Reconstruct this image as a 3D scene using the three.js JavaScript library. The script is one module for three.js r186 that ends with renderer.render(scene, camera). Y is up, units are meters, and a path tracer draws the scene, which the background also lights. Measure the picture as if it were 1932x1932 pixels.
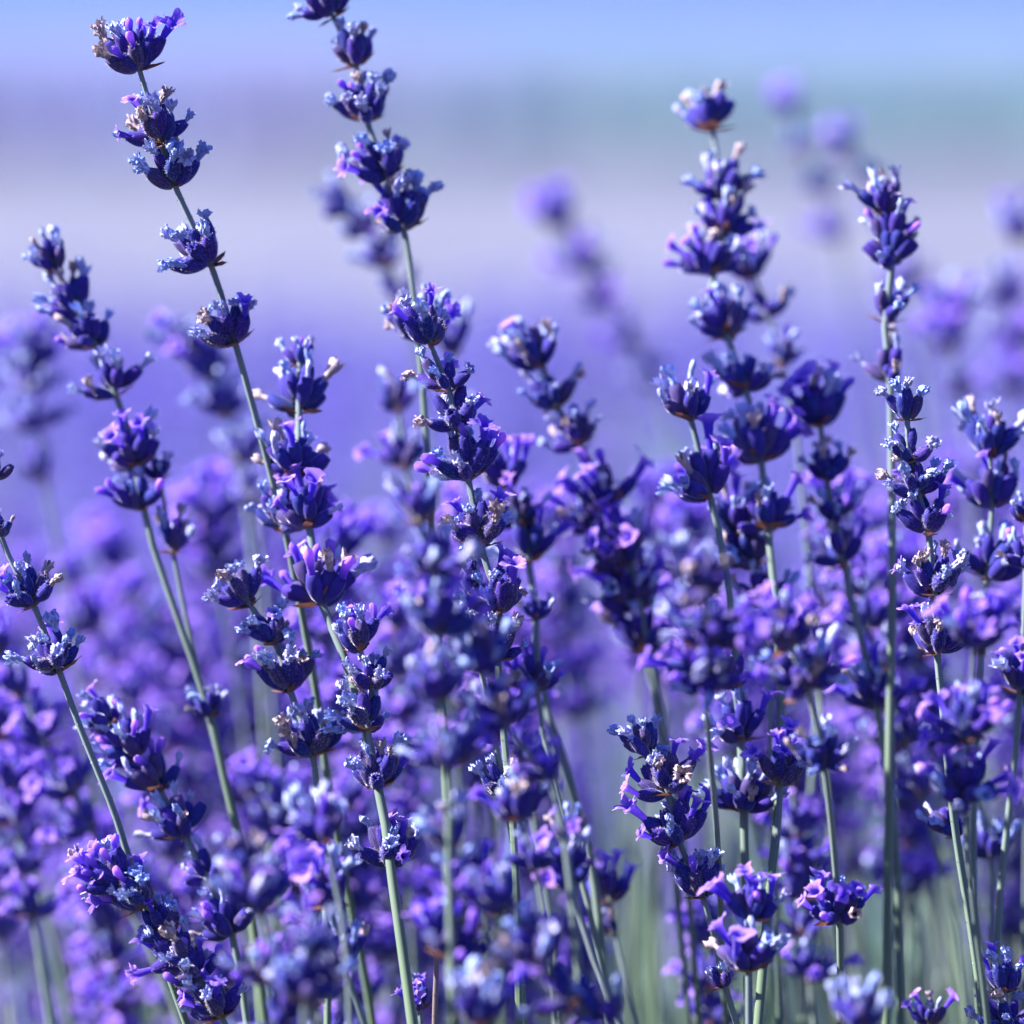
import * as THREE from 'three';
import { mergeGeometries } from 'three/addons/utils/BufferGeometryUtils.js';
import { ImprovedNoise } from 'three/addons/math/ImprovedNoise.js';

// ---------------------------------------------------------------- camera, sky, sun, exposure
const scene = new THREE.Scene();
const CAM = new THREE.Vector3(0, 1.0, 0), FRAME = 0.2, FOCUS = 1.0, PITCH = -5.78 * Math.PI / 180;
const camera = new THREE.PerspectiveCamera(2 * Math.atan(FRAME / 2 / FOCUS) * 180 / Math.PI, 1, 0.05, 6000);
camera.position.copy(CAM);
camera.rotation.set(PITCH, 0, 0);
camera.focus = FOCUS;
camera.userData.fStop = camera.getFocalLength() / 27;          // an opening of 27 mm
camera.updateMatrixWorld(true);

const SUN = new THREE.Vector3(-0.76, 0.62, -0.02).normalize();
{
  const W = 256, H = 128, px = new Float32Array(W * H * 4);
  for (let j = 0; j < H; j++) {
    const el = ((j + 0.5) / H - 0.5) * Math.PI, s = Math.max(0, Math.sin(el));
    for (let i = 0; i < W; i++) {
      const az = ((i + 0.5) / W - 0.5) * 2 * Math.PI, d = new THREE.Vector3(Math.cos(el) * Math.cos(az), Math.sin(el), Math.cos(el) * Math.sin(az));
      const k = Math.pow(s, 0.6), g = Math.pow(Math.max(0, d.dot(SUN)), 6);
      const c = [0.026 * (1 - k) + 0.058 * k + 0.17 * g, 0.055 * (1 - k) + 0.086 * k + 0.17 * g, 0.112 * (1 - k) + 0.35 * k + 0.2 * g];
      px.set([...c, 1], (j * W + i) * 4);
    }
  }
  const sky = new THREE.DataTexture(px, W, H, THREE.RGBAFormat, THREE.FloatType);
  sky.mapping = THREE.EquirectangularReflectionMapping; sky.magFilter = THREE.LinearFilter; sky.needsUpdate = true;
  scene.background = sky; scene.environment = sky;
  scene.fog = new THREE.FogExp2(new THREE.Color().setRGB(0.26, 0.47, 1.0), 0.0010);
}
const sun = new THREE.DirectionalLight(new THREE.Color(1.0, 0.95, 0.91), 5);
sun.position.copy(SUN).multiplyScalar(20); sun.target.position.set(0, 0.8, -1.2);
sun.castShadow = true; sun.shadow.mapSize.set(2048, 2048);
Object.assign(sun.shadow.camera, { left: -4, right: 4, top: 4, bottom: -4, near: 0.5, far: 60 });
scene.add(sun, sun.target);
const renderer = new THREE.WebGLRenderer({ antialias: true });
renderer.toneMapping = THREE.LinearToneMapping; renderer.toneMappingExposure = 4.1;
renderer.shadowMap.enabled = true;
renderer.setSize(1024, 1024);

// ---------------------------------------------------------------- helpers
let seed = 1;
const reseed = (s) => { seed = s >>> 0; };
function rnd() { seed = (seed + 0x6D2B79F5) >>> 0; let t = seed; t = Math.imul(t ^ (t >>> 15), t | 1); t ^= t + Math.imul(t ^ (t >>> 7), t | 61); return ((t ^ (t >>> 14)) >>> 0) / 4294967296; }
const rr = (a, b) => a + (b - a) * rnd(), pick = (a) => a[Math.floor(rnd() * a.length)];
const perlin = new ImprovedNoise(), nz = (x, y, z) => perlin.noise(x, y, z);
const V = (x, y, z) => new THREE.Vector3(x, y, z), mix = (a, b, t) => a + (b - a) * t, sst = (a, b, x) => { const t = Math.min(1, Math.max(0, (x - a) / (b - a))); return t * t * (3 - 2 * t); };
const used = new Map();
function numbered(name) { const n = used.get(name) ?? 0; used.set(name, n + 1); return n ? `${name}_${String(n).padStart(3, '0')}` : name; }
function add(o, name, data, parent = scene) {
  o.name = parent === scene ? numbered(name) : name;
  if (data) Object.assign(o.userData, data);
  o.traverse((c) => { if (c.isMesh) { c.castShadow = true; c.receiveShadow = true; } });
  parent.add(o); return o;
}
const UNIT = 1932;                                              // the photograph's side in the units used for the plant list
const RIGHT = V(1, 0, 0).transformDirection(camera.matrixWorld), UP = V(0, 1, 0).transformDirection(camera.matrixWorld), AHEAD = V(0, 0, -1).transformDirection(camera.matrixWorld);
function at(x, y, dz) {                                         // a point of the place seen at (x, y), dz behind the plane in focus
  const d = FOCUS + dz, k = FRAME * d / FOCUS / UNIT;
  return CAM.clone().addScaledVector(AHEAD, d).addScaledVector(RIGHT, (x - UNIT / 2) * k).addScaledVector(UP, (UNIT / 2 - y) * k);
}
// a grid surface: f(u, v) -> [x, y, z, r, g, b]
function surface(nu, nv, f, closed = true) {
  const p = [], c = [], ix = [], cols = closed ? nu : nu + 1;
  for (let j = 0; j <= nv; j++) for (let i = 0; i < cols; i++) { const q = f(i / nu, j / nv); p.push(q[0], q[1], q[2]); c.push(q[3], q[4], q[5]); }
  for (let j = 0; j < nv; j++) for (let i = 0; i < nu; i++) {
    const a = j * cols + i, b = j * cols + (i + 1) % cols, d = a + cols, e = b + cols;
    ix.push(a, d, b, b, d, e);
  }
  const g = new THREE.BufferGeometry();
  g.setAttribute('position', new THREE.Float32BufferAttribute(p, 3)); g.setAttribute('color', new THREE.Float32BufferAttribute(c, 3));
  g.setIndex(ix); g.computeVertexNormals(); return g;
}
function slivers(list) {                                        // fine hairs: [base, tip, half width vector, colour]
  const p = [], n = [], c = [], ix = [];
  list.forEach(([b, t, w, col], k) => {
    p.push(b.x - w.x, b.y - w.y, b.z - w.z, b.x + w.x, b.y + w.y, b.z + w.z, t.x, t.y, t.z);
    const m = t.clone().sub(b).normalize();
    for (let q = 0; q < 3; q++) { n.push(m.x, m.y, m.z); c.push(...col); }
    ix.push(k * 3, k * 3 + 1, k * 3 + 2);
  });
  const g = new THREE.BufferGeometry();
  g.setAttribute('position', new THREE.Float32BufferAttribute(p, 3)); g.setAttribute('normal', new THREE.Float32BufferAttribute(n, 3)); g.setAttribute('color', new THREE.Float32BufferAttribute(c, 3));
  g.setIndex(ix); return g;
}

// ---------------------------------------------------------------- materials
const mat = (name, o) => { const m = new THREE.MeshPhysicalMaterial({ vertexColors: true, side: THREE.DoubleSide, roughness: 1, specularIntensity: 0.4, ...o }); m.name = name; return m; };
const C = (r, g, b) => new THREE.Color().setRGB(r, g, b);
const M = {
  calyx: [C(1, 1, 1), C(1.4, 0.95, 1.05), C(0.7, 1.2, 0.95), C(1, 1, 1), C(2.0, 1.9, 0.75)].map((color) => mat('calyx', { color, roughness: 0.8, sheen: 0.9, sheenColor: C(0.75, 0.72, 1), sheenRoughness: 0.6 })),
  withered: [C(1, 1, 1), C(0.85, 0.95, 1.1), C(1.15, 1.0, 0.95), C(1, 1, 1), C(1.15, 1.05, 1.1), C(1.15, 0.78, 0.5)].map((color) => mat('withered petal', { color, roughness: 0.85, specularIntensity: 0.5, transmission: 0.15, thickness: 0 })),
  petal: [C(1, 1, 1), C(1.25, 1.15, 1), C(0.8, 0.75, 1)].map((color) => mat('petal', { color, transmission: 0.5, thickness: 0 })),
  bract: mat('bract', { transmission: 0.2, thickness: 0 }),
  stem: mat('stem', { roughness: 0.75, sheen: 1.0, sheenColor: C(0.8, 0.85, 0.9), sheenRoughness: 0.6 }),
  leaf: mat('leaf', { roughness: 0.8, transmission: 0.2, thickness: 0 }),
};

// ---------------------------------------------------------------- the flower's pieces, 1 unit = a calyx's length (6 mm), growing along +y
const HAIR = [0.42, 0.40, 0.58];
function calyxShape(v, fine) {
  reseed(100 + v * 7);
  const nu = fine ? 26 : 9, nv = fine ? 13 : 6, bend = rr(-0.1, 0.16), fat = rr(0.92, 1.1), ph = rr(0, 9), ribs = 13;
  const axis = (t) => V(bend * t * (1 - t) * 0.9 - bend * 0.35 * t * t, t, 0);
  const rad = (t) => fat * (0.075 + 0.165 * Math.pow(Math.sin(Math.PI * Math.pow(Math.min(t, 0.98), 0.9) * 0.86), 0.9));
  const point = (u, w) => {
    const t = Math.min(1, w * 1.12), a = u * Math.PI * 2;
    let r = rad(t);
    if (w > 0.893) r *= 1 - (w - 0.893) / 0.107 * 0.75;
    const rib = fine ? Math.abs(Math.sin(a * ribs / 2)) : 0.5;
    r *= 1 + (rib - 0.5) * 0.14 * Math.sin(Math.PI * Math.min(1, t)) + nz(Math.cos(a) * 1.6 + ph, t * 4, Math.sin(a) * 1.6) * 0.1;
    const tooth = w > 0.85 && w < 0.95 ? Math.max(0, Math.cos(a * 5 + ph)) * 0.07 : 0, sink = w > 0.93 ? -(w - 0.93) * 1.2 : 0, q = axis(t);
    return V(q.x + Math.cos(a) * r, q.y + tooth + sink, Math.sin(a) * r);
  };
  const g = surface(nu, nv, (u, w) => {
    const q = point(u, w), n = nz(q.x * 9 + ph, q.y * 7, q.z * 9), m = 0.5 + n * 0.9, base = 1 - sst(0.0, 0.28, w), f = fine ? Math.pow(Math.abs(Math.sin(u * Math.PI * ribs)), 2) : 0.5;
    const c = [mix(0.010, 0.032, m), mix(0.011, 0.021, m), mix(0.095, 0.21, m)].map((x) => x * mix(1.5, 0.75, f));
    return [q.x, q.y, q.z, mix(c[0], 0.07, base * 0.55), mix(c[1], 0.085, base * 0.55), mix(c[2], 0.09, base * 0.55)];
  });
  if (!fine) return g;
  const hairs = [];
  for (let k = 0; k < 230; k++) {
    const u = rnd(), w = rr(0.05, 0.9), b = point(u, w), q = axis(Math.min(1, w * 1.12)), out = b.clone().sub(q).setY(0).normalize(), len = rr(0.035, 0.085);
    const t = b.clone().addScaledVector(out, len).add(V(rr(-0.03, 0.03), rr(-0.01, 0.05), rr(-0.03, 0.03)));
    hairs.push([b, t, V(-out.z, 0, out.x).multiplyScalar(0.004), HAIR]);
  }
  return mergeGeometries([g, slivers(hairs)]);
}
function witheredShape(v, fine) {                               // a dried corolla: crumpled tube with shrivelled lobes
  reseed(300 + v * 13);
  const nu = fine ? 34 : 10, nv = fine ? 18 : 6, L = rr(0.5, 0.95), flare = rr(0.06, 0.17), ph = rr(0, 50), lobes = 5, bx = rr(-0.22, 0.22), bz = rr(-0.22, 0.22), curl = rr(-0.7, 1.2), twist = rr(-1, 1);
  const amp = Array.from({ length: lobes }, () => rr(0.3, 1.1)), fold = Array.from({ length: lobes }, () => rr(-0.4, 1));
  return surface(nu, nv, (u, w) => {
    const a = u * Math.PI * 2 + twist * w, k = Math.floor(u * lobes) % lobes, s = Math.abs(Math.sin(u * lobes * Math.PI));
    let r = mix(0.13, 0.10, sst(0, 0.3, w)) + flare * Math.pow(sst(0.3, 0.8, w), 1.3) - 0.10 * sst(0.8, 1, w) * curl;
    r *= 1 + 0.6 * nz(Math.cos(a) * 1.9 + ph, w * 3, Math.sin(a) * 1.9) + (fine ? 0.85 : 0.25) * nz(Math.cos(a) * 4.3 + ph, w * 6, Math.sin(a) * 4.3) * sst(0.05, 0.5, w);
    const lip = sst(0.68, 1, w) * amp[k] * s, y = -0.1 + L * w + lip * 0.11 - (sst(0.8, 1, w) * (1 - s)) * 0.13 + (fine ? 0.07 * nz(a * 3 + ph, w * 6, 7) * sst(0.5, 1, w) : 0);
    r += lip * 0.10 * fold[k];
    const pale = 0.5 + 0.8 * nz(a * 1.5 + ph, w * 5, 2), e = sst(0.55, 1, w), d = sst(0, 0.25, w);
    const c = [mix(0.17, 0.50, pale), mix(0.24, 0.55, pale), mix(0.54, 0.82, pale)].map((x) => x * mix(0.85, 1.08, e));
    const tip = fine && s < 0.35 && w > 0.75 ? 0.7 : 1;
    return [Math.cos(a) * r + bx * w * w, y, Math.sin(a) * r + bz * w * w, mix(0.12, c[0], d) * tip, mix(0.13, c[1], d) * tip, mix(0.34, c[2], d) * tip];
  });
}
function openShape(v, fine) {                                   // an open two-lipped corolla
  reseed(500 + v * 17);
  const nu = fine ? 40 : 15, nv = fine ? 16 : 7, L = rr(0.62, 0.85), ph = rr(0, 50), bend = rr(0.05, 0.25), spread = rr(0.85, 1.15);
  // five lobes: two upper (large), three lower (small)
  const edges = [0, 0.24, 0.48, 0.65, 0.83, 1.0], len = [0.5, 0.48, 0.24, 0.3, 0.24].map((x) => x * rr(0.85, 1.2)), lean = [0.35, 0.35, 0.95, 1.05, 0.95].map((x) => x + rr(-0.2, 0.2));
  return surface(nu, nv, (u, w) => {
    let k = 0; while (k < 4 && u >= edges[k + 1]) k++;
    const f = (u - edges[k]) / (edges[k + 1] - edges[k]), round = Math.sqrt(Math.max(0, 1 - Math.pow(2 * f - 1, 2) * 0.93));
    const a = u * Math.PI * 2 + (f - 0.5) * -0.15 * sst(0.6, 1, w);
    const tube = Math.min(1, w / 0.6), out = Math.max(0, (w - 0.6) / 0.4) * len[k] * (0.12 + 0.88 * round) * spread;
    let r = mix(0.095, 0.165, Math.pow(tube, 1.3)), y = -0.1 + L * tube;
    r += out * Math.sin(lean[k] + out * 0.9); y += out * Math.cos(lean[k] + out * 1.6);
    const ruf = nz(Math.cos(a) * 2.5 + ph, w * 3.5, Math.sin(a) * 2.5) * 0.15 * sst(0.5, 1, w) + nz(Math.cos(a) * 6 + ph, w * 8, Math.sin(a) * 6) * 0.09 * sst(0.6, 1, w);
    r += ruf; y += ruf * 0.7;
    const vein = fine ? Math.pow(Math.abs(Math.sin(u * 44)), 6) * 0.3 : 0, e = sst(0.5, 1, w), n = 0.25 * nz(a * 2 + ph, w * 6, 0);
    return [Math.cos(a) * r + bend * w * w * 0.5, y, Math.sin(a) * r, (mix(0.12, 0.41, e) + n * 0.3) * (1 - vein), (mix(0.055, 0.24, e) + n * 0.15) * (1 - vein), (mix(0.60, 0.80, e) + n * 0.2) * (1 - vein * 0.5)];
  });
}
function budShape(v, fine) {                                    // a closed corolla pushing out of its calyx
  reseed(700 + v * 19);
  const nu = fine ? 18 : 8, nv = fine ? 12 : 6, L = rr(0.6, 0.95), ph = rr(0, 50), bend = rr(-0.4, 0.4);
  return surface(nu, nv, (u, w) => {
    const a = u * Math.PI * 2, cap = w > 0.72 ? Math.sqrt(Math.max(0.0004, 1 - Math.pow((w - 0.72) / 0.28, 2))) : 1;
    let r = (0.105 + 0.06 * sst(0.25, 0.7, w)) * cap;
    r *= 1 + 0.22 * nz(Math.cos(a) * 1.7 + ph, w * 3, Math.sin(a) * 1.7) + (fine ? 0.05 * Math.cos(a * 4 + ph) : 0);
    const e = sst(0.2, 0.8, w);
    return [Math.cos(a) * r + bend * w * w * 0.4, -0.1 + L * w, Math.sin(a) * r, mix(0.13, 0.40, e), mix(0.05, 0.20, e), mix(0.55, 0.82, e)];
  });
}
function bractShape(v, fine) {                                  // a papery brown leaf under the whorl
  reseed(900 + v * 23);
  const L = rr(0.6, 1.0), wd = rr(0.18, 0.3), curl = rr(0.1, 0.5), ph = rr(0, 9), nu = fine ? 6 : 2, nv = fine ? 8 : 3;
  return surface(nu, nv, (u, w) => {
    const x = (u - 0.5) * 2, half = wd * Math.pow(Math.sin(Math.PI * Math.pow(w * 0.96 + 0.03, 0.7)), 1.1), n = nz(x * 2 + ph, w * 5, 1);
    return [x * half, L * w, curl * (x * x * half + w * w * 0.4) + n * 0.05, 0.20 + n * 0.15, 0.085 + n * 0.07, 0.06 + n * 0.04];
  }, false);
}
const shapes = (f, n) => [0, 1].map((fine) => Array.from({ length: n }, (_, v) => f(v, !!fine)));
const G = { calyx: shapes(calyxShape, 6), withered: shapes(witheredShape, 10), open: shapes(openShape, 8), bud: shapes(budShape, 5), bract: shapes(bractShape, 4) };

// ---------------------------------------------------------------- a stem: a square, softly ridged tube along points, with fine hairs
function stemShape(points, r0, r1, fine) {
  const curve = new THREE.CatmullRomCurve3(points, false, 'centripetal'), len = curve.getLength(), nv = Math.max(10, Math.round(len / (fine ? 0.004 : 0.012))), nu = fine ? 16 : 8;
  const P = curve.getSpacedPoints(nv), T = P.map((_, i) => P[Math.min(nv, i + 1)].clone().sub(P[Math.max(0, i - 1)]).normalize());
  const side = T.map((t) => V(0, 0, 1).cross(t).normalize()), front = T.map((t, i) => t.clone().cross(side[i]).normalize());
  const ph = rr(0, 99), turn = rr(0, 1.5), node = (u, w) => {
    const i = Math.round(w * nv), a = u * Math.PI * 2, sq = 1 + 0.12 * Math.cos(4 * (a - turn)) + (fine ? 0.04 * Math.cos(12 * (a - turn)) : 0), r = mix(r0, r1, Math.pow(w, 0.7)) * sq;
    return [P[i].clone().addScaledVector(side[i], Math.cos(a) * r).addScaledVector(front[i], Math.sin(a) * r), a, i];
  };
  const g = surface(nu, nv, (u, w) => {
    const [q, a] = node(u, w), n = nz(q.x * 300 + ph, q.y * 60, q.z * 300) * 0.5 + nz(q.x * 900, q.y * 40, a) * 0.3, top = 1 - sst(0.02, 0.35, w);
    return [q.x, q.y, q.z, mix(0.105, 0.14, top) * (1 + n * 0.5), mix(0.155, 0.18, top) * (1 + n * 0.35), mix(0.095, 0.19, top) * (1 + n * 0.4)];
  });
  if (!fine) return g;
  const hairs = [], visible = len;
  for (let k = 0; k < visible * 10000; k++) {
    const [b, , i] = node(rnd(), rnd()), out = b.clone().sub(P[i]).normalize(), t = b.clone().addScaledVector(out, rr(0.00015, 0.0004)).addScaledVector(T[i], rr(-0.0002, 0.0002));
    hairs.push([b, t, T[i].clone().multiplyScalar(0.00003), HAIR]);
  }
  return mergeGeometries([g, slivers(hairs)]);
}

// ---------------------------------------------------------------- a whorl: calyces round the stem with their corollas and bracts
const CAL = 0.0060, Y = V(0, 1, 0), qa = new THREE.Quaternion();
const DIRS = { L: Math.PI, R: 0, F: Math.PI * 0.5, B: Math.PI * 1.5, l: Math.PI * 0.8, r: Math.PI * 0.2 };   // towards the camera is F
// returns [kind, variant, matrix] of every piece; opens: letters of the sides with open flowers, b = violet buds, * = many, d = few dried florets
function whorlPieces(scale, n, opens, upright) {
  const out = [], turn = rnd() * 6.28, gap = rnd() < 0.35 ? rnd() * 6.28 : null;
  const want = [...opens].filter((c) => DIRS[c] !== undefined).map((c) => DIRS[c]), extra = 0.05 + (opens.match(/\*/g) || []).length * 0.35, buds = (opens.match(/b/g) || []).length * 0.3;
  for (let k = 0; k < n; k++) {
    const inner = k % 3 === 2, phi = turn + k / n * 2 * Math.PI + rr(-0.28, 0.28), th = (inner ? rr(0.1, 0.55) : rr(0.45, 1.3)) * upright, s = CAL * scale * rr(0.82, 1.12) * (inner ? 0.95 : 1);
    const dir = V(Math.sin(th) * Math.cos(phi), Math.cos(th), Math.sin(th) * Math.sin(phi)), from = V(Math.cos(phi), 0, Math.sin(phi)).multiplyScalar(CAL * scale * 0.16).setY(CAL * scale * (inner ? rr(0.2, 0.5) : rr(-0.05, 0.28)));
    if (gap !== null && !inner && Math.cos(phi - gap) > 0.75) continue;
    // the calyx bends up: its -x side faces down and out
    const z = dir.clone().cross(Y).normalize(), x = dir.clone().cross(z).normalize(), m = new THREE.Matrix4().makeBasis(x, dir, z).scale(V(s, s, s));
    m.setPosition(from); out.push(['calyx', Math.floor(rnd() * 6), m]);
    const near = want.some((w) => Math.abs(Math.atan2(Math.sin(phi - w), Math.cos(phi - w))) < 0.55), p = rnd();
    let kind = near || p < extra ? 'open' : p < extra + buds ? 'bud' : p < extra + buds + (opens.includes('d') ? 0.62 : 0.8) ? 'withered' : null;
    if (kind === 'open' && rnd() < 0.15) kind = 'bud';
    if (kind) {
      const tip = from.clone().addScaledVector(dir, s * 0.98), d2 = dir.clone().add(V(rr(-0.35, 0.35), rr(-0.1, 0.4), rr(-0.35, 0.35))).normalize();
      const q = qa.setFromUnitVectors(Y, d2).clone().multiply(new THREE.Quaternion().setFromAxisAngle(Y, rnd() * 6.28)), k2 = s * (kind === 'open' ? rr(0.72, 0.98) : kind === 'bud' ? rr(0.75, 1) : rr(0.6, 0.95));
      out.push([kind, Math.floor(rnd() * (kind === 'withered' ? 10 : kind === 'open' ? 8 : 5)), new THREE.Matrix4().compose(tip, q, V(k2, k2, k2))]);
    }
  }
  const nb = 2 + Math.floor(rnd() * 2.6);
  for (let k = 0; k < nb; k++) {
    const phi = turn + k / nb * 6.28 + rr(-0.5, 0.5), th = rr(1.15, 1.7), dir = V(Math.sin(th) * Math.cos(phi), Math.cos(th), Math.sin(th) * Math.sin(phi)), s = CAL * scale * rr(0.7, 1.05);
    const x = dir.clone().cross(Y).normalize(), z = x.clone().cross(dir).normalize();
    out.push(['bract', Math.floor(rnd() * 4), new THREE.Matrix4().makeBasis(x, dir, z).scale(V(s, s, s)).setPosition(0, -CAL * scale * 0.06, 0)]);
  }
  return out;
}
const PART = { calyx: 'calyx', withered: 'withered_floret', open: 'open_floret', bud: 'floret_bud', bract: 'bract' };
function whorlParts(parent, pos, quat, scale, n, opens, upright, lod) {
  const w = new THREE.Group(); w.position.copy(pos); w.quaternion.copy(quat); add(w, 'flower_whorl', null, parent);
  for (const [kind, v, m] of whorlPieces(scale, n, opens, upright)) {
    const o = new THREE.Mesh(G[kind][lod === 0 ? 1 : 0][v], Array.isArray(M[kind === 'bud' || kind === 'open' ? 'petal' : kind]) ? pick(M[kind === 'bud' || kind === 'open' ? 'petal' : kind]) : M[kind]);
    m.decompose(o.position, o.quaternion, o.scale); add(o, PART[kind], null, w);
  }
}
const HAZED_CALYX = mat('calyx', { color: C(1.3, 1.3, 1.2), sheen: 1, sheenColor: C(0.75, 0.75, 1) });  // same calyx, lightened: bright fringe of the blur put into the colour
function whorlMerged(scale, n, opens, upright) {                // for spikes that stand far out of focus: one mesh per whorl
  const sets = { calyx: [], withered: [], petal: [], bract: [] };
  for (const [kind, v, m] of whorlPieces(scale, n, opens, upright)) sets[kind === 'open' || kind === 'bud' ? 'petal' : kind].push(G[kind][0][v].clone().applyMatrix4(m));
  const keys = Object.keys(sets).filter((k) => sets[k].length);
  return [mergeGeometries(keys.map((k) => mergeGeometries(sets[k])), true), keys.map((k) => k === 'calyx' ? HAZED_CALYX : Array.isArray(M[k]) ? M[k][0] : M[k])];
}

// one flowering stem: whorls [x, y, r, opens, n] from the top down and the stem's further points, all as seen in the photograph
let nth = 0;
function spike(label, group, dz, lod, whorls, tail, opt = {}) {
  reseed(5000 + 77 * nth++);
  const d2 = opt.dzEnd ?? dz + rr(-0.006, 0.006), all = [...whorls.map((w) => [w[0], w[1]]), ...tail], y0 = all[0][1], y1 = Math.max(y0 + 300, all[all.length - 1][1]);
  const deep = (y) => mix(dz, d2, (y - y0) / (y1 - y0));
  const pts = all.map(([x, y]) => at(x, y, deep(y)));
  const k = FRAME / UNIT * (1 + dz), a = pts[Math.max(0, pts.length - 2)], b = pts[pts.length - 1], down = b.clone().sub(a).normalize();
  if (pts.length < 2) down.set(rr(-0.1, 0.1), -1, 0).normalize();
  if (down.y > -0.5) down.set(down.x * 0.4, -1, 0).normalize();
  for (let q = b.clone(), i = 0; q.y > 0.52 && i < 20; i++) { q = q.clone().addScaledVector(down, 0.06); down.x *= 0.9; down.z *= 0.9; down.normalize(); pts.push(q); }
  const root = new THREE.Group(), base = pts[pts.length - 1].clone();
  root.position.copy(base);
  const local = pts.map((p) => p.clone().sub(base)), top = local[0].clone().add(local[0].clone().sub(local[1]).normalize().multiplyScalar(0.001));
  const th = (opt.thick ?? 1);
  add(new THREE.Mesh(stemShape([top, ...local], 0.00046 * th, 0.00112 * th, lod === 0), M.stem), 'stem', null, root);
  whorls.forEach((w, i) => {
    const t = (i ? local[i - 1] : top).clone().sub(local[Math.min(local.length - 1, i + 1)]).normalize(), quat = new THREE.Quaternion().setFromUnitVectors(Y, t);
    const s0 = w[2] * k / 0.0071 * rr(0.93, 1.1) * (dz < -0.03 ? 0.9 : 1), s = 0.95 * (s0 > 1 ? 1 + (s0 - 1) * 0.4 : s0), n = w[4] ? Math.round(w[4] * rr(1.0, 1.3) * Math.max(1, s0 / s)) : Math.round(rr(9, 12) * Math.min(1.15, Math.max(0.7, s))), up = i === 0 && opt.top !== false ? 0.72 : 1;
    if (lod < 2) whorlParts(root, local[i], quat, s, n, (w[3] ?? '') + (dz < -0.03 ? 'd' : ''), up, lod);
    else { const [g, m] = whorlMerged(s, n, w[3] ?? '', up), o = new THREE.Mesh(g, m); o.position.copy(local[i]); o.quaternion.copy(quat); add(o, 'flower_whorl', null, root); }
  });
  return add(root, 'lavender_flower', { label, category: 'lavender', ...(group ? { group } : {}) });
}

// ---------------------------------------------------------------- ground: a raised bed in front, falling to a wide field
const high = (x, z) => mix(0.2, -1.0, sst(5, 26, -z)) + nz(x * 0.7, 3, z * 0.7) * 0.04 * sst(200, 20, -z);
{
  const xs = [], zs = [];
  for (let i = -40; i <= 40; i++) xs.push(Math.sign(i) * Math.pow(Math.abs(i) / 40, 3) * 400 + i * 0.25);
  for (let j = -26; j <= 60; j++) zs.push(-(Math.sign(j) * Math.pow(Math.abs(j) / 60, 3.2) * 650 + j * 0.35));
  const p = [], c = [], ix = [];
  zs.forEach((z) => xs.forEach((x) => {
    p.push(x, high(x, z), z);
    const d = -z, n = nz(x * 0.9, z * 0.9, 5) * 0.12 + nz(x * 0.05, z * 0.05, 8) * 0.1, bed = 1 - sst(9, 24, d);
    const far = sst(104, 130, d); c.push(mix(mix(0.122, 0.11, far), 0.07, bed) + n * 0.1, mix(mix(0.127, 0.118, far), 0.065, bed) + n * 0.1, mix(mix(0.158, 0.168, far), 0.07, bed) + n * 0.15);
  }));
  for (let j = 0; j < zs.length - 1; j++) for (let i = 0; i < xs.length - 1; i++) { const a = j * xs.length + i; ix.push(a, a + 1, a + xs.length, a + 1, a + xs.length + 1, a + xs.length); }
  const g = new THREE.BufferGeometry();
  g.setAttribute('position', new THREE.Float32BufferAttribute(p, 3)); g.setAttribute('color', new THREE.Float32BufferAttribute(c, 3)); g.setIndex(ix); g.computeVertexNormals();
  add(new THREE.Mesh(g, mat('soil', {})), 'ground', { kind: 'structure' });
}
function scatter(name, geometry, material, places, label, category) {   // what nobody could count: [x, y, z, scale, turn, tilt, colour]
  const o = new THREE.InstancedMesh(geometry, material, places.length), m = new THREE.Matrix4(), e = new THREE.Euler(), q = new THREE.Quaternion();
  places.forEach(([x, y, z, s, turn, tilt, col], i) => { e.set(tilt ?? 0, turn, 0, 'YXZ'); o.setMatrixAt(i, m.compose(V(x, y, z), q.setFromEuler(e), Array.isArray(s) ? V(...s) : V(s, s, s))); if (col) o.setColorAt(i, col); });
  return add(o, name, { kind: 'stuff', label, category });
}
{ // the rows of the far field
  reseed(11);
  const bush = new THREE.IcosahedronGeometry(0.45, 2), pos = bush.attributes.position, colors = [];
  for (let i = 0; i < pos.count; i++) { const v = V().fromBufferAttribute(pos, i), k = 1 + 0.35 * nz(v.x * 6, v.y * 6, v.z * 6); pos.setXYZ(i, v.x * k, Math.max(-0.2, v.y * k * 0.9), v.z * k); colors.push(1, 1, 1); }
  bush.setAttribute('color', new THREE.Float32BufferAttribute(colors, 3)); bush.computeVertexNormals();
  const violet = [], green = [];
  for (let z = 62; z < 104; z += 2) for (let x = -30; x < 30; x += 0.55) {
    const left = x + 0.07 * z * 0.2 + rr(-2, 2) < z * 0.006, xx = x + rr(-0.15, 0.15), zz = -z + rr(-0.2, 0.2), y = high(xx, zz) + 0.3;
    (left ? violet : green).push([xx, y, zz, rr(0.85, 1.2), rnd() * 6, 0, left ? C(rr(0.09, 0.15), rr(0.10, 0.14), rr(0.18, 0.26)) : C(rr(0.06, 0.10), rr(0.12, 0.16), rr(0.13, 0.17))]);
  }
  scatter('lavender_rows', bush, mat('lavender row', {}), violet, 'far blurred violet rows of lavender beyond the pale strip of soil', 'lavender rows');
  scatter('shrub_rows', bush, mat('shrub row', {}), green, 'far blurred blue-green band of low shrubs beyond the pale soil', 'shrubs');
}
const leafShape = surface(2, 5, (u, w) => { const x = (u - 0.5) * 2, h = 0.045 * Math.pow(Math.sin(Math.PI * (w * 0.93 + 0.05)), 0.6); return [x * h, w, 0.12 * w * w + Math.abs(x) * h * 0.4, 0.15, 0.21, 0.13]; }, false);
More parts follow.
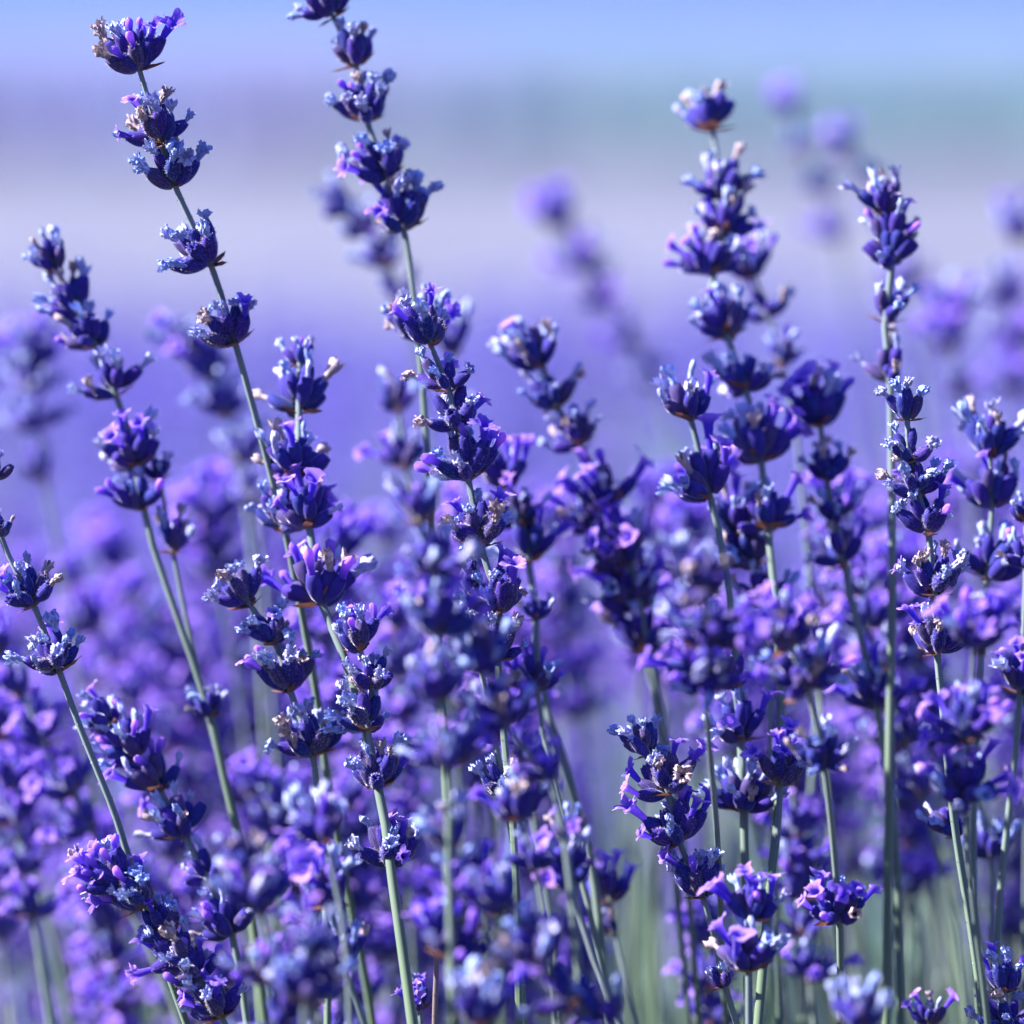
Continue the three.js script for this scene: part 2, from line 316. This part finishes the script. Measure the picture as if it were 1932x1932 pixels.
{ // the leafy mounds the stems grow from
  reseed(21);
  const leaves = [];
  for (let k = 0; k < 26000; k++) {
    const d = rr(0.55, 5.2), x = rr(-1, 1) * (0.55 + d * 0.16), z = -d, top = 0.52 + 0.05 * nz(x * 3, d * 3, 0) - 0.10 * sst(3.5, 5.2, d), y = top - Math.pow(rnd(), 1.6) * 0.25;
    leaves.push([x, y, z, rr(0.03, 0.08), rnd() * 6.28, rr(0.05, 0.7), C(rr(0.7, 1.2), rr(0.75, 1.2), rr(0.8, 1.4))]);
  }
  scatter('lavender_foliage', leafShape, M.leaf, leaves, 'narrow grey-green lavender leaves low among the stems', 'foliage');
}

{ // bare green stems standing between the plants
  reseed(23);
  const stalk = stemShape([V(0, 0, 0), V(0.006, 0.12, 0.002), V(0.0, 0.24, 0), V(-0.012, 0.36, 0.004)].reverse(), 0.0006, 0.0012, false), list = [];
  for (let k = 0; k < 1500; k++) {
    const d = 1.12 + 1.7 * Math.pow(rnd(), 1.2), x = rr(-1, 1) * (0.16 + d * 0.12);
    list.push([x, rr(0.38, 0.46) + (x > 0.02 ? 0.03 : 0), -d, [1, rr(0.75, 1.05), 1], rnd() * 6.28, rr(-0.12, 0.12), C(rr(1.1, 2.0), rr(1.2, 2.0), rr(1.1, 2.2))]);
  }
  scatter('lavender_stems', stalk, M.stem, list, 'pale green blurred stems standing thick at the bottom behind the flowers', 'stems');
}
// ---------------------------------------------------------------- the lavender behind, out of focus
const HAZED_MASS = { calyx: mat('calyx', { color: C(1.9, 2.5, 1.6), sheen: 1, sheenColor: C(0.75, 0.75, 1) }), withered: mat('withered petal', { color: C(1.1, 1.1, 1.1), transmission: 0.2 }), petal: mat('petal', { color: C(1.05, 1.5, 1.1), transmission: 0.5 }) };  // paler copies of the near materials, with pale haze painted into their tint
function simpleSpike(s, opens) {                                // a small whole spike for the mass behind, its tip at the origin
  reseed(s);
  const sets = { calyx: [], withered: [], petal: [], bract: [] }, lean = V(rr(-0.16, 0.16), -1, rr(-0.1, 0.1)).normalize();
  let y = 0.012;
  for (let i = 0; i < 7; i++) {
    const p = lean.clone().multiplyScalar(y), mm = new THREE.Matrix4().setPosition(p);
    for (const [kind, v, m] of whorlPieces(rr(0.9, 1.2), 7, opens, i ? 1 : 0.75)) sets[kind === 'open' || kind === 'bud' ? 'petal' : kind].push(G[kind][0][v].clone().applyMatrix4(m).applyMatrix4(mm));
    y += rr(0.009, 0.017);
  }
  const keys = Object.keys(sets).filter((k) => sets[k].length), parts = keys.map((k) => mergeGeometries(sets[k]));
  parts.push(stemShape([V(0, 0, 0), lean.clone().multiplyScalar(y), lean.clone().multiplyScalar(0.2).add(V(0, -0.14, 0))], 0.0005, 0.0011, false));
  return [mergeGeometries(parts, true), [...keys.map((k) => HAZED_MASS[k] ?? M[k]), M.stem]];
}
{
  const kinds = [simpleSpike(31, '**'), simpleSpike(32, '*'), simpleSpike(33, '*bb'), simpleSpike(34, '**b')];
  reseed(41);
  const places = kinds.map(() => []);
  for (let k = 0; k < 3400; k++) {
    const d = 1.95 + 3.1 * Math.pow(rnd(), 0.95), x = rr(-1, 1) * (0.3 + d * 0.14), y = 0.775 + 0.05 * nz(x * 2.5, d * 2, 4) + rr(-0.09 - 0.05 * sst(2.6, 4, d), 0.035 + 0.05 * sst(2.6, 4.5, d)) - 0.13 * sst(2.8, 5, d);
    places[Math.floor(rnd() * 4)].push([x, y, -d, rr(0.85, 1.25), rnd() * 6.28, rr(-0.15, 0.15)]);
  }
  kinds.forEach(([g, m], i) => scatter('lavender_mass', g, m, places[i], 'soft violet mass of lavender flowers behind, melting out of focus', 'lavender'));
}
const ZONES = [['the left edge stems', 'the left edge stems'], ['the tall sharp spike', 'the tall sharp spike'], ['the slender central spike', 'the central spike'], ['the tallest stacked spike', 'the tallest stacked spike'], ['the right edge stems', 'the right edge stems']];
{ // further spikes between the sharp ones and the mass
  reseed(61);
  for (let k = 0; k < 250; k++) {
    const s0 = seed, dz = 0.07 + 0.68 * Math.pow(rnd(), 1.25), x = rr(-60, 1990), low = x < 1150 || rnd() < 0.25;
    const y = rr(low ? 1000 : 940, low ? 1850 : 1420) - dz * 120, len = 5 + Math.floor(rnd() * 3), lean = rr(-0.32, 0.1) - (x < 600 ? 0.2 : 0), w = [];
    let yy = y; const op = ['*', '**', '**', '**b', '***'];
    if ((x > 1120 && x < 1290 && y > 1250) || (x < 260 && y > 1560 && rnd() < 0.7) || (x > 1150 && y > 1280 && rnd() < 0.7)) continue;
    for (let i = 0; i < len; i++) { w.push([x - lean * (yy - y), yy, rr(54, 74) / (1 + dz), pick(op), 8]); yy += rr(62, 105) / (1 + dz); }
    const keep = seed;
    const [where, what] = ZONES[Math.min(4, Math.floor((x + 60) / 410))], soft = dz < 0.25 ? 'half blurred' : 'strongly blurred';
    spike(`${soft} lavender spike in the crowd behind ${where}`, `${soft} lavender behind ${what}`, dz, 2, w, [[x - lean * (yy - y) - lean * 150, yy + 200], [x - lean * (yy - y) - lean * 220, yy + 420]]);
    reseed(keep);
  }
}


// ---------------------------------------------------------------- the flowering stems one can tell apart
// far out of focus, against the pale field
spike('soft blurred lavender head with pale violet cap standing alone in the middle background', 0, 0.30, 2, [[1066, 425, 66, 'LB*'], [1112, 505, 56, '*'], [1152, 575, 56, '*'], [1200, 655, 54, '*'], [1235, 730, 50, '*']], [[1290, 900], [1330, 1200]]);
spike('pale violet blurred lavender head, highest of the faint group by the upper right', 0, 0.34, 2, [[1498, 215, 48, 'LRFB'], [1515, 285, 42], [1553, 372, 44], [1580, 450, 50, 'L*']], [[1600, 560], [1640, 800], [1660, 1100]]);
spike('blurred violet lavender head just under the pale one, beside the dark sharp-edged spike', 0, 0.32, 2, [[1602, 292, 48, 'RFB'], [1645, 345, 40], [1680, 440, 46, '*'], [1715, 540, 52, 'R*']], [[1740, 700], [1760, 1000]]);
spike('blurred lavender spike with deep violet middle behind the row of dark whorls at right', 0, 0.22, 2, [[1795, 610, 60, '*'], [1790, 665, 62, 'LRF*'], [1815, 745, 50]], [[1830, 900], [1850, 1200]]);
spike('faint blurred lavender spike against the right edge with two dim whorls', 0, 0.26, 2, [[1912, 455, 66, '*'], [1905, 570, 66, '*'], [1922, 650, 60, '*'], [1915, 740, 62, '*']], [[1930, 900], [1935, 1200]]);
spike('blurred lavender spike half hidden behind the second tall spike', 0, 0.14, 2, [[655, 400, 55, ''], [695, 440, 55], [738, 500, 62], [760, 570, 50]], [[800, 760], [830, 1000], [850, 1300]]);
spike('blurred lavender spike with pink tip and pale round buds behind the tall left stem', 0, 0.12, 2, [[365, 665, 72, 'LB'], [400, 710, 70], [425, 785, 72, '']], [[455, 900], [480, 1100], [500, 1400]]);
spike('blurred lavender spike with pink flowers on top by the left edge', 0, 0.16, 2, [[60, 690, 85, 'LRB'], [62, 740, 70], [70, 810, 66], [85, 905, 62]], [[110, 1050], [150, 1300]]);
spike('blurred broad violet lavender head behind the twin crossing stems', 0, 0.15, 2, [[400, 985, 95, 'LRFB**'], [400, 1040, 80, 'F**'], [412, 1090, 78, '**']], [[440, 1250], [480, 1500]]);
spike('blurred lavender spike behind the first sharp spike with small blue-white tips', 0, 0.12, 2, [[470, 870, 62], [480, 940, 50]], [[500, 1100], [520, 1400]]);
spike('blurred dim lavender spike peeping behind the upper half of the central spike', 0, 0.10, 2, [[855, 665, 62], [860, 770, 40]], [[880, 900], [900, 1200]]);
// left side
spike('tall sharp lavender spike with widely spaced dark whorls against the pale blue field', 0, 0.0, 0, [[263, 131, 76, 'rb', 12], [304, 268, 76, 'l', 11], [330, 350, 66, '', 10], [398, 500, 80, '', 12], [444, 648, 66, '', 11], [538, 1002, 76, 'lR', 10]], [[572, 1170], [600, 1330], [618, 1470], [650, 1650], [692, 1860], [704, 1932]], { thick: 1.05, dzEnd: 0.05 });
spike('tall lavender spike running out of the top edge with pink florets on its lower whorls', 0, 0.03, 0, [[628, 32, 62, '', 9], [672, 122, 68, '', 9], [692, 226, 66, 'b', 11], [732, 336, 74, 'lb', 11], [762, 432, 82, 'Ll', 12], [789, 640, 76, '', 11]], [[798, 740], [806, 860], [820, 1100], [838, 1400], [850, 1700], [856, 1932]], { top: false, thick: 1.05 });
spike('softly blurred seven-whorl lavender spike with one pink floret, left of the tall sharp spike', 0, 0.035, 1, [[108, 510, 52, '', 8], [150, 588, 70, '', 10], [180, 652, 70, '', 11], [220, 745, 64, '', 8], [260, 880, 82, 'BF', 12], [268, 960, 66, 'b', 10], [398, 1352, 50, '', 7]], [[405, 1400], [432, 1500], [458, 1620], [480, 1760], [500, 1932]], { thick: 1.3 });
spike('thin second stem with one whorl crossing close beside the blurred seven-whorl spike', 0, 0.04, 1, [[302, 905, 40, '', 6], [326, 1042, 58, 'b', 9]], [[348, 1150], [372, 1260], [405, 1400], [435, 1520], [470, 1700], [490, 1932]]);
spike('sharp lavender spike cut by the left edge with a pink floret on its middle whorl', 0, 0.0, 0, [[-8, 905, 46, '', 8], [2, 1012, 44, '', 9], [64, 1142, 62, 'L', 11], [112, 1266, 72, '', 11]], [[150, 1370], [190, 1468], [218, 1540], [262, 1680], [308, 1810], [352, 1932]], { thick: 1.05, top: false });
spike('lavender spike crowded with slender buds, leaning across the lower left, slightly soft', 0, 0.022, 1, [[212, 1370, 62, 'b', 9], [262, 1425, 72, 'bB', 11], [305, 1490, 72, 'b', 11], [350, 1580, 72, '', 12], [398, 1668, 60, '', 8], [440, 1762, 82, 'Bb', 11]], [[452, 1830], [466, 1932]]);
spike('sharp leaning lavender spike with violet buds and open florets in the bottom left', 0, -0.004, 0, [[234, 1672, 76, 'bbBl', 12], [276, 1706, 72, 'LbR', 11], [318, 1768, 62, 'F', 9], [350, 1812, 60, 'L', 9], [378, 1846, 60, 'bR', 10], [418, 1918, 66, 'L*', 11]], [[450, 1990], [490, 2100]]);
spike('front blurred lavender spike with round dark whorls at the bottom left', 0, -0.07, 1, [[462, 1640, 70, ''], [490, 1722, 100, '*', 12], [520, 1850, 90, 'b', 12], [545, 1945, 90]], [[560, 2050]]);
// the cluster left of centre
spike('soft lavender spike with broad pink-flowered whorls right beside the tall sharp stem', 0, 0.025, 1, [[566, 690, 50, 'B', 7], [564, 778, 86, '', 10], [564, 896, 88, '', 12], [584, 995, 82, 'lFR', 12], [604, 1138, 92, 'Llb', 12]], [[640, 1215], [675, 1315], [704, 1440], [728, 1560], [744, 1690], [760, 1800], [778, 1932]], { dzEnd: -0.01, thick: 1.35 });
spike('small lavender spike with a brown bract on each whorl under the pink-flowered whorl', 0, 0.012, 0, [[472, 1142, 64, '', 6], [520, 1214, 60, '', 8], [548, 1304, 80, 'L', 10], [590, 1424, 70, '', 10]], [[600, 1520], [608, 1620], [618, 1780], [618, 1932]]);
spike('sharp frosted lavender spike whose whorls sit behind a dark crossing stem', 0, 0.004, 0, [[680, 1228, 62, 'RB', 9], [702, 1298, 52, '', 9], [694, 1378, 66, '', 11], [716, 1486, 70, '', 10], [738, 1632, 82, 'r', 12]], [[756, 1740], [768, 1830], [782, 1932]], { thick: 1.1 });
// the centre
spike('very sharp slender central lavender spike topped by two open lilac florets', 0, -0.002, 0, [[812, 650, 78, 'lr', 5], [848, 738, 68, '', 5], [862, 806, 70, '', 6], [884, 905, 80, 'rb', 9], [908, 1030, 72, 'b', 9], [942, 1156, 76, 'r', 9], [940, 1245, 60, '', 9]], [[952, 1400], [968, 1560], [975, 1700], [980, 1932]], { top: false });
spike('frosted sharp whorls just left of the central spike on their own thin stem', 0, 0.002, 0, [[880, 1110, 52, '', 9], [898, 1215, 52, '', 9], [935, 1400, 44, '', 6], [952, 1502, 56, '', 9]], [[970, 1600], [975, 1750], [990, 1932]]);
spike('large blurred front lavender spike with glowing lilac florets left of the central spike', 0, -0.065, 1, [[752, 775, 56, '', 8], [764, 880, 68, 'L', 9], [792, 985, 76, '', 10], [818, 1085, 76, 'B', 9], [824, 1195, 104, 'LRr', 12], [822, 1320, 80, '', 10], [850, 1445, 90, 'R', 11]], [[845, 1560], [850, 1750], [855, 1932]]);
spike('blurred lavender spike leaning behind the centre with a clear six-bud crown', 0, 0.05, 1, [[1018, 692, 82, '', 11], [1052, 768, 62, '', 9], [1096, 838, 64, '', 10], [1154, 952, 84, 'LlR', 12], [1190, 1060, 90, 'lFb', 12]], [[1215, 1180], [1250, 1350], [1290, 1600], [1320, 1932]]);
spike('blurred lavender spike with deep blue and violet florets behind the central whorls', 0, 0.045, 1, [[960, 920, 70, 'BR'], [985, 990, 74, 'F'], [1000, 1060, 78, 'R*']], [[1012, 1180], [1020, 1300], [1060, 1420], [1110, 1600], [1140, 1830], [1150, 1932]], { thick: 1.2 });
spike('small blurred lavender whorl on a pale stem right of the central spike', 0, 0.03, 1, [[1012, 1170, 44, '', 7], [1010, 1300, 60, '*']], [[1040, 1450], [1120, 1750], [1150, 1932]]);
spike('dense blurred lavender spike glowing pink and violet right of the centre', 0, 0.055, 1, [[1120, 1000, 62, 'LB'], [1180, 1075, 88, 'LF*'], [1195, 1150, 92, 'LR*'], [1215, 1230, 88, 'lr*']], [[1240, 1350], [1270, 1600], [1300, 1932]]);
spike('front blurred dark lavender spike below the centre with frosty tips', 0, -0.06, 1, [[920, 1275, 92, '', 12], [955, 1370, 92, 'b', 12], [1040, 1470, 70, 'R*']], [[1075, 1660], [1100, 1932]]);
spike('front blurred lavender whorl with an arching pale floret below the centre', 0, -0.05, 1, [[985, 1545, 92, 'L', 9], [1010, 1640, 60, '']], [[1040, 1800], [1050, 1932]]);
spike('blurred lavender spike with shell-like white bud in the lower middle', 0, -0.035, 1, [[1075, 1590, 62, 'Lb'], [1078, 1670, 84, 'l', 10]], [[1110, 1780], [1140, 1860], [1170, 1932]]);
spike('blurred bright violet lavender whorl on a green stem in the lower middle', 0, 0.05, 1, [[1150, 1700, 62, 'LRF*'], [1160, 1760, 46, '*']], [[1180, 1850], [1200, 1932]]);
spike('front blurred round lavender whorl with tousled blue top over the lower left middle', 0, -0.055, 1, [[615, 1590, 96, '', 13]], [[640, 1700], [655, 1800], [660, 1932]]);
spike('pale lilac blurred lavender whorl beneath the tousled blue whorl', 0, -0.03, 1, [[625, 1710, 88, 'LF*'], [652, 1830, 84, '']], [[680, 1900], [690, 1960]]);
spike('front blurred lavender spike with very dark round whorls along the bottom edge', 0, -0.085, 1, [[590, 1800, 70, ''], [575, 1890, 96, '', 12]], [[575, 2000]]);
spike('front blurred lavender spike of three heaped whorls low in the middle', 0, -0.065, 1, [[855, 1600, 76, ''], [880, 1700, 96, 'R*'], [848, 1808, 116, 'LBb', 14]], [[850, 1932]]);
spike('front blurred deep blue lavender spike leaning across the bottom middle', 0, -0.07, 1, [[960, 1720, 90, '*'], [1025, 1815, 100, '', 12], [1085, 1895, 90, 'l'], [1150, 1940, 90, '']], [[1200, 2020]]);
spike('front blurred lavender head with a violet floret rising from the bottom edge', 0, -0.08, 1, [[905, 1935, 110, 'R', 12]], [[905, 2030]]);
spike('lavender floret cluster lit violet behind the double green stem at the bottom', 0, 0.01, 0, [[792, 1905, 46, 'LRF', 6]], [[798, 1990]]);
// right of centre
spike('tallest blurred lavender spike on the right with stacked whorls and pink side florets', 0, 0.06, 1, [[1345, 245, 74, '', 10], [1362, 372, 68, '', 9], [1364, 442, 72, 'L', 9], [1340, 516, 76, 'L', 10], [1372, 632, 76, 'b', 10], [1408, 738, 72, '', 10], [1438, 868, 92, 'rR', 12], [1448, 998, 80, 'R', 10]], [[1462, 1110], [1470, 1220], [1474, 1330], [1470, 1500], [1450, 1700], [1430, 1932]], { dzEnd: 0.0, thick: 1.3 });
spike('blurred lavender spike with violet tip tucked behind the tallest right spike', 0, 0.08, 1, [[1425, 520, 70, 'RF'], [1452, 600, 52], [1478, 690, 56, '']], [[1500, 800], [1520, 1000], [1545, 1300]]);
spike('soft dark two-whorl lavender spike with a horizontal bud and one pink upright floret', 0, 0.02, 1, [[1304, 792, 84, '', 9], [1340, 938, 92, 'rB', 11]], [[1358, 1010], [1372, 1090], [1390, 1250], [1400, 1450], [1408, 1700], [1412, 1932]], { thick: 1.25 });
spike('blurred lavender spike wearing pale pink florets right of the tallest spike', 0, 0.045, 1, [[1548, 802, 92, 'LlBR', 12], [1560, 905, 60, ''], [1578, 985, 52, ''], [1592, 1070, 62, '', 5], [1655, 1335, 80, 'LR', 9]], [[1672, 1450], [1690, 1600], [1700, 1932]], { thick: 1.2 });
spike('dark lavender whorls half hidden between the two stems right of the centre', 0, 0.04, 1, [[1395, 1010, 76, ''], [1420, 1070, 76, ''], [1440, 1145, 72, '']], [[1450, 1300], [1460, 1600], [1470, 1932]]);
spike('big front blurred dark lavender spike with glints of pink at its side', 0, -0.075, 1, [[1330, 1110, 88, '', 8], [1340, 1205, 100, 'Rd', 11], [1330, 1290, 108, 'LRd', 12]], [[1338, 1400], [1352, 1560], [1370, 1932]], { dzEnd: 0.05 });
spike('front blurred lavender spike with broad bowl-shaped dark whorl and one pink-tipped floret', 0, -0.05, 1, [[1490, 1215, 94, 'B*d', 10], [1525, 1300, 104, 'Rd', 11], [1555, 1440, 70, '', 9], [1584, 1735, 90, 'LRF', 11]], [[1586, 1830], [1586, 1932]], { dzEnd: 0.01 });
spike('sharp leaning lavender spike with lilac two-lipped florets on both sides low right of the centre', 0, 0.0, 0, [[1225, 1422, 56, '', 6], [1262, 1497, 78, 'LlR', 8], [1282, 1590, 74, 'LR', 10], [1326, 1692, 66, 'b', 8], [1368, 1860, 46, '', 5]], [[1390, 1932]]);
spike('blurred lavender spike with one deep violet floret above a round dark cup', 0, 0.018, 1, [[1385, 1300, 70, 'F*'], [1400, 1395, 66, 'R', 9], [1405, 1530, 88, '', 11]], [[1410, 1650], [1410, 1780], [1410, 1932]]);
spike('lavender whorl bright with violet florets on the stout light green stem', 0, 0.012, 0, [[1472, 1478, 66, 'LFlB', 9]], [[1468, 1560], [1452, 1700], [1430, 1932]], { thick: 1.1 });
spike('blurred lavender spike with sharp violet florets low beside the crossing stems', 0, -0.02, 1, [[1420, 1735, 66, 'lBF*', 11], [1412, 1832, 78, 'l', 8]], [[1412, 1932]]);
spike('blurred blue lavender crown rising from the bottom edge', 0, -0.07, 1, [[1625, 1945, 92, '', 10]], [[1625, 2050]]);
// right edge
spike('soft lavender spike with a tight column of frosted whorls above the sharp right spike', 0, 0.035, 1, [[1672, 405, 62, '', 9], [1682, 460, 62, 'b', 8], [1682, 502, 66, '', 10], [1670, 606, 62, '', 9], [1680, 722, 62, '', 8]], [[1682, 880], [1684, 1100], [1680, 1300], [1676, 1600], [1672, 1932]], { thick: 1.2 });
spike('sharp narrow lavender spike of plump buds near the right side', 0, -0.002, 0, [[1712, 792, 54, '', 6], [1716, 870, 54, '', 7], [1733, 932, 62, '', 9], [1752, 1008, 66, 'r', 8], [1762, 1122, 72, '', 9], [1768, 1232, 64, 'Lb', 10]], [[1782, 1370], [1792, 1480], [1806, 1590], [1832, 1750], [1858, 1932]], { thick: 1.05 });
spike('blurred lavender spike with wide crowns of blue tips by the right edge', 0, 0.03, 1, [[1868, 862, 84, '', 11], [1872, 955, 76, '', 11], [1862, 1092, 84, 'R', 11]], [[1850, 1250], [1840, 1450], [1836, 1700], [1850, 1932]]);
spike('front blurred lavender spike with big violet florets beside the sharp right spike', 0, -0.05, 1, [[1838, 1222, 100, 'LRFb', 12], [1828, 1390, 100, 'LlR', 10], [1822, 1515, 110, 'LRr', 11]], [[1826, 1600], [1838, 1720], [1856, 1860], [1864, 1932]], { dzEnd: -0.02 });
spike('lavender spike cut by the right edge with dark stacked whorls', 0, 0.02, 1, [[1936, 985, 48, ''], [1936, 1075, 56, ''], [1925, 1310, 70, 'LF', 9]], [[1912, 1460], [1890, 1650], [1880, 1800], [1870, 1932]]);
spike('dark small lavender whorl hanging low on the paired right stems', 0, 0.015, 1, [[1800, 1580, 60, '', 7]], [[1812, 1640], [1836, 1760], [1850, 1932]]);
spike('blurred small lavender whorls under the big violet florets at the right', 0, 0.045, 1, [[1835, 1465, 52, ''], [1872, 1620, 56, '', 7]], [[1868, 1750], [1860, 1932]]);
spike('sharp lavender spike rising into the lower right corner with violet side florets', 0, 0.005, 0, [[1896, 1872, 58, 'LR', 8], [1902, 1945, 62, '', 8]], [[1906, 2040]]);
spike('two bright violet florets on a small lavender head at the bottom by the right stems', 0, 0.02, 1, [[1752, 1935, 50, 'LR', 5]], [[1755, 2040]]);
spike('blurred lavender whorl on a faint stem in the gap among green stems', 0, 0.12, 2, [[1662, 1060, 40, ''], [1680, 1690, 60, '']], [[1700, 1932]]);

{ // a dry stalk without a flower
  reseed(9001);
  const px = [[803, 1782], [812, 1776], [821, 1786], [824, 1810], [822, 1860], [820, 1932], [818, 2100]], pts = px.map(([x, y]) => at(x, y, -0.004)), base = pts[pts.length - 1].clone(), root = new THREE.Group();
  for (let q = base.clone(); q.y > 0.55;) { q = q.clone().add(V(0.002, -0.06, -0.004)); pts.push(q); base.copy(q); }
  root.position.copy(base);
  const g = stemShape(pts.map((p) => p.clone().sub(base)), 0.0005, 0.0009, true);
  add(new THREE.Mesh(g, mat('dry stalk', { color: C(1.2, 0.75, 0.7) })), 'stem', null, root);
  add(root, 'dry_stalk', { label: 'thin brown flowerless stalk with a hooked tip at the bottom beside the double green stem', category: 'stalk' });
}


renderer.render(scene, camera);
